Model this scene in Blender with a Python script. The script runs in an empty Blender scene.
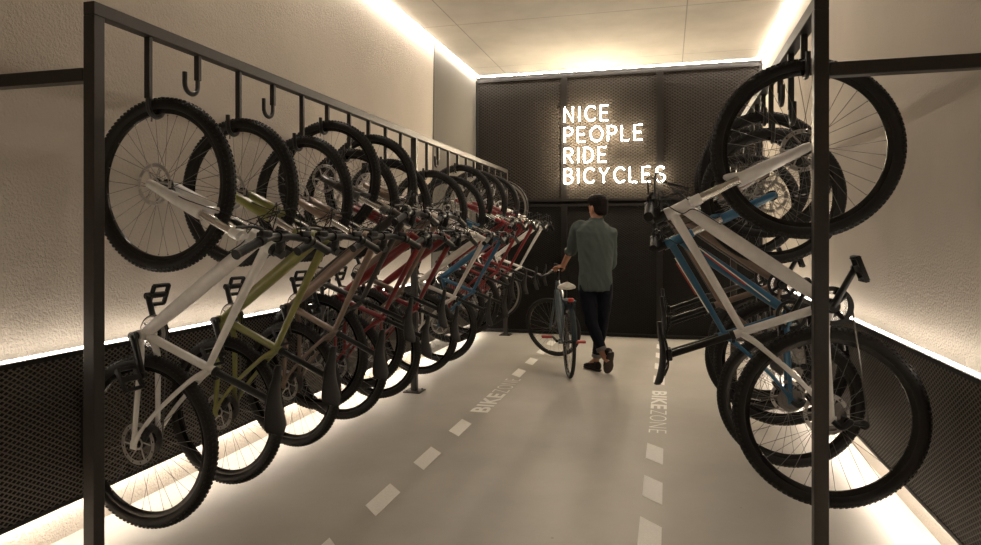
import bpy, bmesh, math, random
from mathutils import Vector, Matrix, Euler
from math import sin, cos, pi, radians, sqrt
random.seed(7)
S = bpy.context.scene
COL = S.collection
V = Vector

# ------------------------------------------------------------------ materials
def new_mat(name):
    m = bpy.data.materials.new(name); m.use_nodes = True
    nt = m.node_tree
    return m, nt, nt.nodes['Principled BSDF']
def mat(name, col, rough=.5, metal=0., spec=None, bump=None, var=0., coat=0.):
    m, nt, b = new_mat(name)
    b.inputs['Base Color'].default_value = (*col, 1)
    b.inputs['Roughness'].default_value = rough
    b.inputs['Metallic'].default_value = metal
    if spec is not None: b.inputs['Specular IOR Level'].default_value = spec
    if coat: b.inputs['Coat Weight'].default_value = coat; b.inputs['Coat Roughness'].default_value = .12
    tc = nt.nodes.new('ShaderNodeTexCoord')
    n = nt.nodes.new('ShaderNodeTexNoise')
    n.inputs['Scale'].default_value = bump[0] if bump else 30
    n.inputs['Detail'].default_value = 4
    nt.links.new(tc.outputs['Object'], n.inputs['Vector'])
    if bump:
        bp = nt.nodes.new('ShaderNodeBump'); bp.inputs['Strength'].default_value = bump[1]; bp.inputs['Distance'].default_value = bump[2]
        nt.links.new(n.outputs['Fac'], bp.inputs['Height']); nt.links.new(bp.outputs['Normal'], b.inputs['Normal'])
    r = nt.nodes.new('ShaderNodeValToRGB')
    k = var or .06
    r.color_ramp.elements[0].position = .3; r.color_ramp.elements[1].position = .7
    r.color_ramp.elements[0].color = (*[c * (1 - k) for c in col], 1)
    r.color_ramp.elements[1].color = (*[min(1, c * (1 + k)) for c in col], 1)
    nt.links.new(n.outputs['Fac'], r.inputs['Fac']); nt.links.new(r.outputs['Color'], b.inputs['Base Color'])
    return m
def emit(name, col, s):
    m, nt, b = new_mat(name)
    b.inputs['Base Color'].default_value = (*col, 1)
    b.inputs['Emission Color'].default_value = (*col, 1); b.inputs['Emission Strength'].default_value = s
    return m
def node(nt, t, **kw):
    n = nt.nodes.new(t)
    for k, v in kw.items(): setattr(n, k, v)
    return n
def math_n(nt, op, a, b=None):
    n = nt.nodes.new('ShaderNodeMath'); n.operation = op
    for i, x in enumerate((a, b)):
        if x is None: continue
        if isinstance(x, (int, float)): n.inputs[i].default_value = x
        else: nt.links.new(x, n.inputs[i])
    return n.outputs[0]

def plaster(name, col, stip=.6, scale=55, grime=.12, dist=.02):
    m, nt, b = new_mat(name)
    b.inputs['Roughness'].default_value = .9; b.inputs['Specular IOR Level'].default_value = .2
    tc = node(nt, 'ShaderNodeTexCoord')
    n1 = node(nt, 'ShaderNodeTexNoise'); n1.inputs['Scale'].default_value = scale; n1.inputs['Detail'].default_value = 3; n1.inputs['Roughness'].default_value = .55
    n2 = node(nt, 'ShaderNodeTexNoise'); n2.inputs['Scale'].default_value = .9; n2.inputs['Detail'].default_value = 6
    n3 = node(nt, 'ShaderNodeTexNoise'); n3.inputs['Scale'].default_value = 9; n3.inputs['Detail'].default_value = 5
    for n in (n1, n2, n3): nt.links.new(tc.outputs['Object'], n.inputs['Vector'])
    r = node(nt, 'ShaderNodeValToRGB')
    r.color_ramp.elements[0].position = .3; r.color_ramp.elements[1].position = .72
    r.color_ramp.elements[0].color = (*[c * (1 - grime) for c in col], 1); r.color_ramp.elements[1].color = (*[min(1, c * (1 + grime * .6)) for c in col], 1)
    nt.links.new(n2.outputs['Fac'], r.inputs['Fac']); nt.links.new(r.outputs['Color'], b.inputs['Base Color'])
    h = math_n(nt, 'ADD', n1.outputs['Fac'], math_n(nt, 'MULTIPLY', n3.outputs['Fac'], .5))
    bp = node(nt, 'ShaderNodeBump'); bp.inputs['Strength'].default_value = stip; bp.inputs['Distance'].default_value = dist
    nt.links.new(h, bp.inputs['Height']); nt.links.new(bp.outputs['Normal'], b.inputs['Normal'])
    return m
def concrete(name, col, rough, axes=None, spec=.4):
    """smooth cast concrete: cloudy tone, pores, optional formwork joints at given x / y positions"""
    m, nt, b = new_mat(name)
    b.inputs['Roughness'].default_value = rough; b.inputs['Specular IOR Level'].default_value = spec
    tc = node(nt, 'ShaderNodeTexCoord')
    n1 = node(nt, 'ShaderNodeTexNoise'); n1.inputs['Scale'].default_value = 1.1; n1.inputs['Detail'].default_value = 8; n1.inputs['Roughness'].default_value = .6
    n2 = node(nt, 'ShaderNodeTexNoise'); n2.inputs['Scale'].default_value = 60; n2.inputs['Detail'].default_value = 3
    vo = node(nt, 'ShaderNodeTexVoronoi'); vo.inputs['Scale'].default_value = 3.2
    for n in (n1, n2, vo): nt.links.new(tc.outputs['Object'], n.inputs['Vector'])
    r = node(nt, 'ShaderNodeValToRGB')
    r.color_ramp.elements[0].position = .32; r.color_ramp.elements[1].position = .68
    r.color_ramp.elements[0].color = (*[c * .82 for c in col], 1); r.color_ramp.elements[1].color = (*[min(1, c * 1.08) for c in col], 1)
    nt.links.new(n1.outputs['Fac'], r.inputs['Fac'])
    spot = math_n(nt, 'LESS_THAN', vo.outputs['Distance'], .022)
    mask = spot
    if axes:
        sp = node(nt, 'ShaderNodeSeparateXYZ'); nt.links.new(tc.outputs['Object'], sp.inputs[0])
        for ax, pos in axes:
            l = math_n(nt, 'LESS_THAN', math_n(nt, 'ABSOLUTE', math_n(nt, 'SUBTRACT', sp.outputs[ax], pos)), .006)
            mask = math_n(nt, 'MAXIMUM', mask, l)
    mx = node(nt, 'ShaderNodeMix', data_type='RGBA')
    nt.links.new(math_n(nt, 'MULTIPLY', mask, .6), mx.inputs['Factor'])
    nt.links.new(r.outputs['Color'], mx.inputs['A']); mx.inputs['B'].default_value = (*[c * .35 for c in col], 1)
    nt.links.new(mx.outputs['Result'], b.inputs['Base Color'])
    rr = node(nt, 'ShaderNodeMapRange'); rr.inputs['To Min'].default_value = rough - .1; rr.inputs['To Max'].default_value = rough + .12
    nt.links.new(n1.outputs['Fac'], rr.inputs['Value']); nt.links.new(rr.outputs[0], b.inputs['Roughness'])
    bp = node(nt, 'ShaderNodeBump'); bp.inputs['Strength'].default_value = .15; bp.inputs['Distance'].default_value = .004
    nt.links.new(n2.outputs['Fac'], bp.inputs['Height']); nt.links.new(bp.outputs['Normal'], b.inputs['Normal'])
    return m
def expanded(name, ax, cw, ch, wire, hole, metal=.4, thr=.22, rough=.45, spec=.12):
    """expanded-metal diamond lattice: strands of painted steel over dark backing; ax = horizontal axis index"""
    m, nt, b = new_mat(name)
    tc = node(nt, 'ShaderNodeTexCoord'); sp = node(nt, 'ShaderNodeSeparateXYZ'); nt.links.new(tc.outputs['Object'], sp.inputs[0])
    u = math_n(nt, 'DIVIDE', sp.outputs[ax], cw); v = math_n(nt, 'DIVIDE', sp.outputs[2], ch)
    def tri(x): return math_n(nt, 'ABSOLUTE', math_n(nt, 'SUBTRACT', math_n(nt, 'FRACT', x), .5))
    a = tri(math_n(nt, 'ADD', u, v)); c = tri(math_n(nt, 'SUBTRACT', u, v))
    d = math_n(nt, 'MAXIMUM', a, c)                       # near .5 on the strands
    h = node(nt, 'ShaderNodeMapRange', interpolation_type='SMOOTHSTEP'); h.inputs['From Min'].default_value = .5 - thr; h.inputs['From Max'].default_value = .5 - thr * .45
    nt.links.new(d, h.inputs['Value'])
    mx = node(nt, 'ShaderNodeMix', data_type='RGBA'); nt.links.new(h.outputs[0], mx.inputs['Factor'])
    mx.inputs['A'].default_value = (*hole, 1); mx.inputs['B'].default_value = (*wire, 1)
    nt.links.new(mx.outputs['Result'], b.inputs['Base Color'])
    b.inputs['Roughness'].default_value = rough; b.inputs['Specular IOR Level'].default_value = spec
    nt.links.new(math_n(nt, 'MULTIPLY', h.outputs[0], metal), b.inputs['Metallic'])
    bp = node(nt, 'ShaderNodeBump'); bp.inputs['Strength'].default_value = .8; bp.inputs['Distance'].default_value = .006
    nt.links.new(h.outputs[0], bp.inputs['Height']); nt.links.new(bp.outputs['Normal'], b.inputs['Normal'])
    return m

M = {}
M['plaster_l'] = plaster('rough_plaster_left', (.55, .495, .43), .6, 85, .1, .013)
M['plaster_r'] = plaster('rough_plaster_right', (.54, .485, .42), .5, 95, .14, .011)
M['plaster_d'] = plaster('grey_smooth_plaster', (.135, .125, .11), .2, 80, .08, .01)
M['ceil'] = concrete('board_marked_concrete', (.64, .61, .56), .8, [(1, 4.35), (1, 6.55), (1, 8.3), (0, -2.1), (0, .18)], .2)
M['floor'] = concrete('polished_concrete', (.46, .43, .385), .42)
M['black_wall'] = mat('dark_backing', (.02, .018, .016), .8)
M['mesh_l'] = expanded('expanded_metal_side', 1, .034, .022, (.17, .148, .127), (.006, .0052, .0048), .4, .2)
M['mesh_b'] = expanded('expanded_metal_back', 0, .062, .04, (.036, .030, .025), (.010, .0085, .0075), .0, .26, .7)
M['mesh_f'] = expanded('fine_dark_mesh', 0, .05, .03, (.012, .0105, .0095), (.007, .006, .0055), .1, .26, .7)
M['panel_frame'] = mat('panel_frame_steel', (.014, .012, .011), .45, .5)
M['steel'] = mat('rack_steel', (.036, .031, .027), .42, .4, bump=(60, .05, .002))
M['hook'] = mat('hook_rubber', (.02, .018, .017), .28)
M['paint'] = mat('road_paint', (.88, .86, .82), .55, bump=(90, .2, .002))
M['led'] = emit('led_warm', (1., .89, .76), 8)
M['led_up'] = emit('led_warm_ceiling', (1., .90, .78), 31)
M['led_low'] = emit('led_warm_floor', (1., .89, .76), 18)
M['neon'] = emit('neon_tube', (1., .83, .58), 50)
M['tire'] = mat('tyre_rubber', (.013, .0115, .0105), .6, spec=.3, bump=(200, .2, .001))
M['tire_wall'] = mat('tyre_tan_wall', (.10, .075, .05), .6)
M['rim'] = mat('rim_black', (.03, .028, .026), .25, .7)
M['rim_s'] = mat('rim_alloy', (.5, .48, .45), .3, .9)
M['spoke'] = mat('spoke_steel', (.16, .15, .14), .3, .9)
M['metal'] = mat('bright_alloy', (.62, .6, .57), .22, 1.)
M['rotor'] = mat('brake_rotor', (.5, .48, .46), .3, .9)
M['blk'] = mat('black_anodised', (.010, .0095, .009), .35, .3)
M['plastic'] = mat('black_plastic', (.009, .0085, .008), .5, spec=.35)
M['saddle'] = mat('saddle_vinyl', (.012, .011, .0105), .45, spec=.3)
M['white'] = mat('frame_white', (.80, .79, .77), .3, coat=.6)
M['green'] = mat('frame_olive', (.235, .235, .06), .32, coat=.6)
M['brown'] = mat('frame_bronze', (.22, .155, .115), .35, .3, coat=.6)
M['char'] = mat('frame_charcoal', (.045, .038, .034), .35, .3, coat=.6)
M['red'] = mat('frame_red', (.20, .009, .011), .3, coat=.6)
M['blue'] = mat('frame_blue', (.014, .10, .19), .3, coat=.6)
M['pearl'] = mat('frame_pearl_grey', (.58, .54, .50), .3, coat=.6)
M['teal'] = mat('frame_teal', (.016, .036, .046), .35, coat=.4)
M['decal_r'] = mat('decal_red', (.45, .03, .02), .4)
M['decal_w'] = mat('decal_white', (.8, .78, .72), .4)

# ------------------------------------------------------------------ mesh helpers
def obj(name, bm, m, parent=None, smooth=True, auto=40):
    bmesh.ops.recalc_face_normals(bm, faces=bm.faces)
    me = bpy.data.meshes.new(name); bm.to_mesh(me); bm.free()
    for mm in (m if isinstance(m, (list, tuple)) else [m]): me.materials.append(mm)
    if smooth:
        for p in me.polygons: p.use_smooth = True
        try: me.set_sharp_from_angle(angle=radians(auto))
        except Exception: pass
    o = bpy.data.objects.new(name, me); COL.objects.link(o)
    if parent: o.parent = parent
    return o
def empty(name, loc=(0, 0, 0)):
    o = bpy.data.objects.new(name, None); COL.objects.link(o); o.location = loc; o.empty_display_size = .1
    return o
def tag(o, label=None, cat=None, group=None, kind=None):
    if label: o['label'] = label
    if cat: o['category'] = cat
    if group: o['group'] = group
    if kind: o['kind'] = kind
    return o
def box(bm, c, s, mi=0, rot=None, bev=0.):
    r = bmesh.ops.create_cube(bm, size=1.)
    vs = r['verts']
    for v in vs: v.co = V((v.co.x * s[0], v.co.y * s[1], v.co.z * s[2]))
    if bev:
        es = list({e for v in vs for e in v.link_edges})
        rr = bmesh.ops.bevel(bm, geom=es, offset=bev, segments=2, affect='EDGES', profile=.5)
        vs = list({v for f in rr['faces'] for v in f.verts} | {v for v in vs if v.is_valid})
        # gather the whole island
        seen = set(vs); st = list(vs)
        while st:
            a = st.pop()
            for e in a.link_edges:
                o = e.other_vert(a)
                if o not in seen: seen.add(o); st.append(o)
        vs = list(seen)
    for v in vs:
        if rot is not None: v.co = rot @ v.co
        v.co += V(c)
    fs = {f for v in vs for f in v.link_faces}
    for f in fs: f.material_index = mi
    return vs
def frame_for(d):
    d = d.normalized()
    a = V((0, 0, 1)) if abs(d.z) < .9 else V((0, 1, 0))
    u = d.cross(a).normalized(); return u, d.cross(u).normalized()
def tube(bm, pts, rad, seg=10, mi=0, closed=False, caps=True, squash=None):
    pts = [V(p) for p in pts]; n = len(pts)
    if isinstance(rad, (int, float)): rad = [rad] * n
    rings = []; u = None
    for i, p in enumerate(pts):
        if closed: d = pts[(i + 1) % n] - pts[i - 1]
        else: d = pts[min(i + 1, n - 1)] - pts[max(i - 1, 0)]
        d.normalize()
        if u is None: u, w = frame_for(d)
        else:
            u = (u - d * u.dot(d))
            if u.length < 1e-6: u, w = frame_for(d)
            u.normalize(); w = d.cross(u)
        r = rad[i]
        ring = []
        for k in range(seg):
            a = 2 * pi * k / seg
            off = u * cos(a) * r + w * sin(a) * r
            if squash: off = V((off.x * squash[0], off.y * squash[1], off.z * squash[2]))
            ring.append(bm.verts.new(p + off))
        rings.append(ring)
    m = n if closed else n - 1
    fs = []
    for i in range(m):
        a, b = rings[i], rings[(i + 1) % n]
        for k in range(seg): fs.append(bm.faces.new((a[k], a[(k + 1) % seg], b[(k + 1) % seg], b[k])))
    if caps and not closed:
        fs.append(bm.faces.new(rings[0][::-1])); fs.append(bm.faces.new(rings[-1]))
    for f in fs: f.material_index = mi
def catmull(pts, k=6):
    P = [V(p) for p in pts]; P = [P[0] * 2 - P[1]] + P + [P[-1] * 2 - P[-2]]; out = []
    for i in range(1, len(P) - 2):
        a, b, c, d = P[i - 1:i + 3]
        for j in range(k):
            t = j / k
            out.append(.5 * ((2 * b) + (c - a) * t + (2 * a - 5 * b + 4 * c - d) * t * t + (3 * b - a - 3 * c + d) * t ** 3))
    out.append(P[-2]); return out
def lerp_r(rs, n):
    out = []
    for i in range(n):
        t = i / (n - 1) * (len(rs) - 1); k = min(int(t), len(rs) - 2); f = t - k
        out.append(rs[k] * (1 - f) + rs[k + 1] * f)
    return out
def ctube(bm, pts, rs, seg=10, mi=0, k=6, squash=None):
    p = catmull(pts, k)
    if isinstance(rs, (int, float)): rs = [rs, rs]
    tube(bm, p, lerp_r(rs, len(p)), seg, mi, squash=squash)
def loft(bm, rings, seg=20, caps=True, mi=0):
    """rings: (centre, u vector, v vector) ellipses"""
    R = []
    for c, u, w in rings:
        c, u, w = V(c), V(u), V(w)
        R.append([bm.verts.new(c + u * cos(2 * pi * k / seg) + w * sin(2 * pi * k / seg)) for k in range(seg)])
    for a, b in zip(R, R[1:]):
        for k in range(seg): bm.faces.new((a[k], a[(k + 1) % seg], b[(k + 1) % seg], b[k])).material_index = mi
    if caps: bm.faces.new(R[0][::-1]).material_index = mi; bm.faces.new(R[-1]).material_index = mi
def revolve_y(bm, prof, cx, cz, seg=48, mi=0, closed=True):
    """profile [(radius, y)] revolved about the y axis through (cx, cz)"""
    R = []
    for k in range(seg):
        a = 2 * pi * k / seg
        R.append([bm.verts.new((cx + r * cos(a), y, cz + r * sin(a))) for r, y in prof])
    n = len(prof); m = n if closed else n - 1
    for k in range(seg):
        a, b = R[k], R[(k + 1) % seg]
        for j in range(m): bm.faces.new((a[j], a[(j + 1) % n], b[(j + 1) % n], b[j])).material_index = mi
def cyl_y(bm, cx, cz, y0, y1, r, seg=20, mi=0):
    tube(bm, [(cx, y0, cz), (cx, y1, cz)], r, seg, mi)
def remesh(o, vox, smooth_it=2):
    md = o.modifiers.new('r', 'REMESH'); md.mode = 'VOXEL'; md.voxel_size = vox; md.use_smooth_shade = True
    if smooth_it:
        s = o.modifiers.new('s', 'SMOOTH'); s.iterations = smooth_it; s.factor = .5
    dg = bpy.context.evaluated_depsgraph_get(); dg.update()
    me = bpy.data.meshes.new_from_object(o.evaluated_get(dg))
    o.modifiers.clear(); old = o.data; nm = old.name; mats = list(old.materials)
    o.data = me; bpy.data.meshes.remove(old); me.name = nm
    if not me.materials:
        for x in mats: me.materials.append(x)
    for p in me.polygons: p.use_smooth = True
    return o

# ------------------------------------------------------------------ room
XL, XR, YB, YF, H = -2.56, 1.135, 8.86, -1.6, 3.5
def slab(name, lo, hi, m, kind='structure', parent=None):
    bm = bmesh.new(); lo, hi = V(lo), V(hi); box(bm, (lo + hi) / 2, hi - lo)
    o = obj(name, bm, m, parent, smooth=False)
    if kind and not parent: o['kind'] = kind
    return o
T = .15
floor = slab('floor', (XL - T, YF - T, -.12), (XR + T, YB + T, 0), M['floor'])
ceiling = slab('ceiling', (XL - T, YF - T, H), (XR + T, YB + T, H + .12), M['ceil'])
wl = slab('wall_left', (XL - T, YF, 0), (XL, YB, H), M['plaster_l'])
wr = slab('wall_right', (XR, YF, 0), (XR + T, YB, H), M['plaster_r'])
wb = slab('wall_back', (XL - T, YB, 0), (XR + T, YB + T, H), M['black_wall'])
wf = slab('wall_front', (XL - T, YF - T, 0), (XR + T, YF, H), M['plaster_r'])
# grey plastered end bay of the left wall (edge leans slightly)
bm = bmesh.new()
vs = [bm.verts.new(p) for p in ((XL, 7.0, 0), (XL, YB, 0), (XL, YB, H), (XL, 7.12, H), (XL + .012, 7.0, 0), (XL + .012, YB, 0), (XL + .012, YB, H), (XL + .012, 7.12, H))]
for q in ((0, 1, 2, 3), (4, 5, 6, 7), (0, 1, 5, 4), (1, 2, 6, 5), (2, 3, 7, 6), (3, 0, 4, 7)): bm.faces.new([vs[i] for i in q])
tag(obj('trim_1', bm, M['plaster_d'], smooth=False), kind='structure')

# side wainscots of expanded metal standing 5 cm off the wall
def wainscot(side, parent):
    xw = XL if side < 0 else XR
    xi = xw - side * .085
    y0 = YF + .1; n = 5; w = (YB - .08 - y0) / n
    for i in range(n):
        a, b = y0 + i * w, y0 + (i + 1) * w
        p = slab('mesh_panel', (min(xi, xi + side * .006), a + .004, .18), (max(xi, xi + side * .006), b - .004, .83), M['mesh_l'], parent=parent)
        bm = bmesh.new(); fx = xi + side * .012
        box(bm, (fx, (a + b) / 2, .187), (.03, b - a, .018)); box(bm, (fx, (a + b) / 2, .818), (.03, b - a, .02))
        box(bm, (fx + side * .004, a + .012, .5), (.024, .02, .65)); box(bm, (fx + side * .004, b - .012, .5), (.024, .02, .65))
        obj('panel_frame', bm, M['panel_frame'], p, smooth=False)
wainscot(-1, wl); wainscot(1, wr)
# back wall panels
cw = (XR - XL) / 3
for i in range(3):
    for j, (z0, z1) in enumerate(((.02, 1.74), (1.78, H - .05))):
        a, b = XL + i * cw, XL + (i + 1) * cw
        p = slab('mesh_panel', (a + .03, YB - .05, z0), (b - .03, YB - .042, z1), M['mesh_b'] if j else M['mesh_f'], parent=wb)
        bm = bmesh.new()
        for x in (a + .02, b - .02): box(bm, (x, YB - .045, (z0 + z1) / 2), (.04, .05, z1 - z0))
        for z in (z0 + .015, z1 - .015): box(bm, ((a + b) / 2, YB - .045, z), (b - a - .08, .045, .03))
        obj('panel_frame', bm, M['panel_frame'], p, smooth=False)
# LED lines
def led(name, lo, hi, m, label):
    bm = bmesh.new(); lo, hi = V(lo), V(hi); box(bm, (lo + hi) / 2, hi - lo)
    return tag(obj(name, bm, m, smooth=False), label, 'light strip')
LY0 = 2.6
led('led_strip', (XL + .04, LY0, H - .006), (XL + .062, YB - .06, H), M['led_up'], 'warm white light strip where ceiling meets the left textured wall')
led('led_strip', (XR - .062, LY0, H - .006), (XR - .04, YB - .06, H), M['led_up'], 'warm white light strip where ceiling meets the right wall')
led('led_strip', (XL + .06, YB - .105, H - .01), (XR - .06, YB - .085, H), M['led_up'], 'warm white light strip along ceiling above the dark back wall')
led('led_strip', (XL + .068, YF + .1, .832), (XL + .082, YB - .1, .84), M['led'], 'light strip on top of mesh wainscot behind the left bicycle row')
led('led_strip', (XR - .082, YF + .1, .832), (XR - .068, YB - .1, .84), M['led'], 'light strip on top of mesh wainscot behind the right bicycle row')
led('led_strip', (XL + .030, YF + .1, .182), (XL + .052, YB - .1, .192), M['led_low'], 'light strip under the left mesh wainscot washing onto the floor')
led('led_strip', (XR - .052, YF + .1, .182), (XR - .030, YB - .1, .192), M['led_low'], 'light strip under the right mesh wainscot washing onto the floor')

# ------------------------------------------------------------------ glyphs (unit height 1)
def arc(cx, cy, rx, ry, a0, a1, n=10):
    return [(cx + rx * cos(radians(a0 + (a1 - a0) * i / n)), cy + ry * sin(radians(a0 + (a1 - a0) * i / n))) for i in range(n + 1)]
G = {
 'N': (.62, [[(0, 0), (0, 1), (.58, 0), (.58, 1)]]),
 'I': (.04, [[(0.02, 0), (.02, 1)]]),
 'C': (.68, [arc(.42, .5, .40, .5, 45, 315, 16)]),
 'E': (.5, [[(.5, 1), (0, 1), (0, 0), (.5, 0)], [(0, .52), (.44, .52)]]),
 'P': (.54, [[(0, 0), (0, 1), (.28, 1)] + arc(.28, .74, .26, .26, 90, -90, 8) + [(0, .48)]]),
 'O': (.8, [arc(.4, .5, .4, .5, 90, 448, 22)]),
 'L': (.46, [[(0, 1), (0, 0), (.46, 0)]]),
 'R': (.56, [[(0, 0), (0, 1), (.28, 1)] + arc(.28, .74, .26, .26, 90, -90, 8) + [(0, .48)], [(.26, .48), (.56, 0)]]),
 'D': (.6, [[(0, 0), (0, 1), (.2, 1)] + arc(.2, .5, .4, .5, 90, -90, 12) + [(0, 0)]]),
 'B': (.54, [[(0, 0), (0, 1), (.26, 1)] + arc(.26, .76, .22, .24, 90, -90, 8) + [(0, .52)], [(.26, .52)] + arc(.28, .26, .26, .26, 90, -90, 8) + [(0, 0)]]),
 'Y': (.6, [[(0, 1), (.3, .48), (.6, 1)], [(.3, .48), (.3, 0)]]),
 'S': (.58, [arc(.29, .75, .26, .25, 30, 270, 10) + arc(.29, .25, .28, .25, 90, -150, 10)[1:]]),
 'K': (.56, [[(0, 0), (0, 1)], [(.54, 1), (0, .42)], [(.18, .6), (.56, 0)]]),
 'Z': (.56, [[(0, 1), (.56, 1), (0, 0), (.56, 0)]]),
}
# neon sign
sign = empty('neon_sign', (-1.31, YB - .05, 1.98))
tag(sign, 'glowing neon lettering NICE PEOPLE RIDE BICYCLES on dark mesh wall', 'neon sign')
lh = .19
lines = [('NICE.', 0.84), ('PEOPLE.', .57), ('RIDE.', .30), ('BICYCLES', .03)]
for txt, z0 in lines:
    x = 0.
    sup = bmesh.new(); total = []
    for ch in txt:
        if ch == '.':
            continue
        w, strokes = G[ch]
        bm = bmesh.new()
        for st in strokes:
            tube(bm, [(x + px * lh, -.095, z0 + py * lh) for px, py in st], .0074, 8)
            a = st[0]; b = st[-1]
            for q in (a, b):
                tube(sup, [(x + q[0] * lh + .004, -.092, z0 + q[1] * lh), (x + q[0] * lh + .012, 0, z0 + q[1] * lh - .02)], .006, 6)
        obj('neon_letter', bm, M['neon'], sign)
        x += (w + .38) * lh
    tube(sup, [(x - .02, -.03, z0 + .0), (x + .02, -.03, z0)], .007, 6)
    s = obj('tube_support', sup, M['plastic'], sign)

# floor paint
def ribbon(bm, st, w, z=.0015):
    """flat stroke with mitred joints on the ground plane"""
    P = [V((p[0], p[1])) for p in st]; n = len(P); L = []; R = []
    for i, p in enumerate(P):
        a = (P[i] - P[i - 1]).normalized() if i else (P[1] - P[0]).normalized()
        b = (P[i + 1] - P[i]).normalized() if i < n - 1 else a
        t = (a + b); t = t.normalized() if t.length > 1e-4 else a
        nrm = V((-t.y, t.x)); c = max(.45, nrm.dot(V((-b.y, b.x))))
        e = p - a * (w / 2 if i == 0 else 0) + a * (w / 2 if i == n - 1 else 0)
        L.append(bm.verts.new((*(e + nrm * w / 2 / c), z))); R.append(bm.verts.new((*(e - nrm * w / 2 / c), z)))
    for i in range(n - 1): bm.faces.new((L[i], R[i], R[i + 1], L[i + 1]))
def marking(x, y):
    bm = bmesh.new(); vs = box(bm, (x, y, .001), (.1, .30, .002))
    for v in vs: v.co.y -= (v.co.x - x)
    o = obj('lane_marking', bm, M['paint'], floor, smooth=False)
for y in (2.44, 3.10, 3.74, 4.39, 6.27, 6.88, 7.5, 8.1): marking(-1.384, y)
for y in (2.42, 3.02, 3.58, 4.17, 6.28, 6.92, 7.55, 8.15): marking(-.075, y)
def floor_text(txt, org, ang, h, length, off):
    cu = bpy.data.curves.new('lane_lettering', 'FONT'); cu.body = txt; cu.offset = off; cu.resolution_u = 4; cu.size = 1; cu.space_character = 1.06
    o = bpy.data.objects.new('lane_lettering', cu); COL.objects.link(o)
    dg = bpy.context.evaluated_depsgraph_get(); dg.update()
    me = bpy.data.meshes.new_from_object(o.evaluated_get(dg)); bpy.data.objects.remove(o); bpy.data.curves.remove(cu)
    xs = [v.co.x for v in me.vertices]; ys = [v.co.y for v in me.vertices]
    x0, x1, y0, y1 = min(xs), max(xs), min(ys), max(ys)
    for v in me.vertices: v.co = ((v.co.x - x0) / (x1 - x0) * length, (v.co.y - y0) / (y1 - y0) * h, 0)
    me.materials.clear(); me.materials.append(M['paint'])
    o = bpy.data.objects.new('lane_lettering', me); COL.objects.link(o); o.parent = floor
    o.location = (*org, .0015); o.rotation_euler = (0, 0, ang)
floor_text('BIKE', (-1.30, 4.80), pi / 2, .14, .60, .028); floor_text('ZONE', (-1.30, 5.44), pi / 2, .14, .55, -.018)
floor_text('BIKE', (-.125, 5.84), -pi / 2, .12, .60, .028); floor_text('ZONE', (-.125, 5.20), -pi / 2, .12, .60, -.018)

# ------------------------------------------------------------------ racks
def make_rack(x, posts, y_end, side, label, long_first):
    r = empty('bike_rack', (x, posts[0], 0)); tag(r, label, 'bike rack', 'wall to wall steel bicycle racks')
    P = lambda X, Y, Z: (X - x, Y - posts[0], Z)
    xw = XL if side < 0 else XR
    for y in posts:
        bm = bmesh.new(); box(bm, P(x, y, 1.08), (.05, .05, 2.14), bev=.003); obj('post', bm, M['steel'], r, smooth=False)
        bm = bmesh.new(); box(bm, P(x, y, .005), (.15, .15, .01), bev=.002)
        for a in (-.05, .05):
            for b in (-.05, .05): tube(bm, [P(x + a, y + b, .008), P(x + a, y + b, .018)], .008, 6)
        obj('base_plate', bm, M['steel'], r, auto=30)
        bm = bmesh.new(); box(bm, P((x + side * .025 + xw) / 2, y, 1.93), (abs(xw - x) - .03, .05, .05), bev=.003); obj('cross_bar', bm, M['steel'], r, smooth=False)
    bm = bmesh.new(); box(bm, P(x, (posts[0] - .025 + y_end) / 2, 2.175), (.05, y_end - posts[0] + .025, .05), bev=.003)
    obj('top_rail', bm, M['steel'], r, smooth=False)
    out = []
    for m0 in posts:
        for k in range(10):
            y = (2.0 if m0 == 2.03 else m0) + .3 * (k + 1)
            if y > y_end - .05 or any(abs(y - q) < .1 for q in posts): continue
            lng = (k % 2 == 0) == long_first
            zb = 1.826 if lng else 1.966           # height of the rod axis at the bottom of the J
            bm = bmesh.new(); box(bm, P(x, y, (2.15 + zb + .07) / 2), (.026, .02, 2.15 - zb - .07), bev=.002)
            obj('hanger_bar', bm, M['steel'], r, smooth=False)
            rj = .042
            pts = [V((0, 0, .16)), V((0, 0, rj))] + [V((0, -rj + rj * cos(a), rj - rj * sin(a))) for a in [pi * i / 12 for i in range(1, 12)]] + [V((0, -2 * rj, rj)), V((0, -2 * rj, rj + .05))]
            if side < 0 and k == 0 and m0 < 3: pts = [V((p.x, -p.y, p.z)) for p in pts]
            bm = bmesh.new()
            tube(bm, [V(P(x, y, zb)) + p for p in pts], .0105, 8)
            obj('hook', bm, M['hook'], r)
            out.append((y - rj, lng))
    return r, out
XRL, XRR = -2.08, .54
rackL, hooksL = make_rack(XRL, [2.03, 5.3, 8.6], 8.62, -1, 'dark steel hook rack on the left holding the long row of bicycles', True)
rackR, hooksR = make_rack(XRR, [2.66, 5.96], 8.78, 1, 'dark steel hook rack near the right wall holding white and blue bicycles', False)

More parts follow.
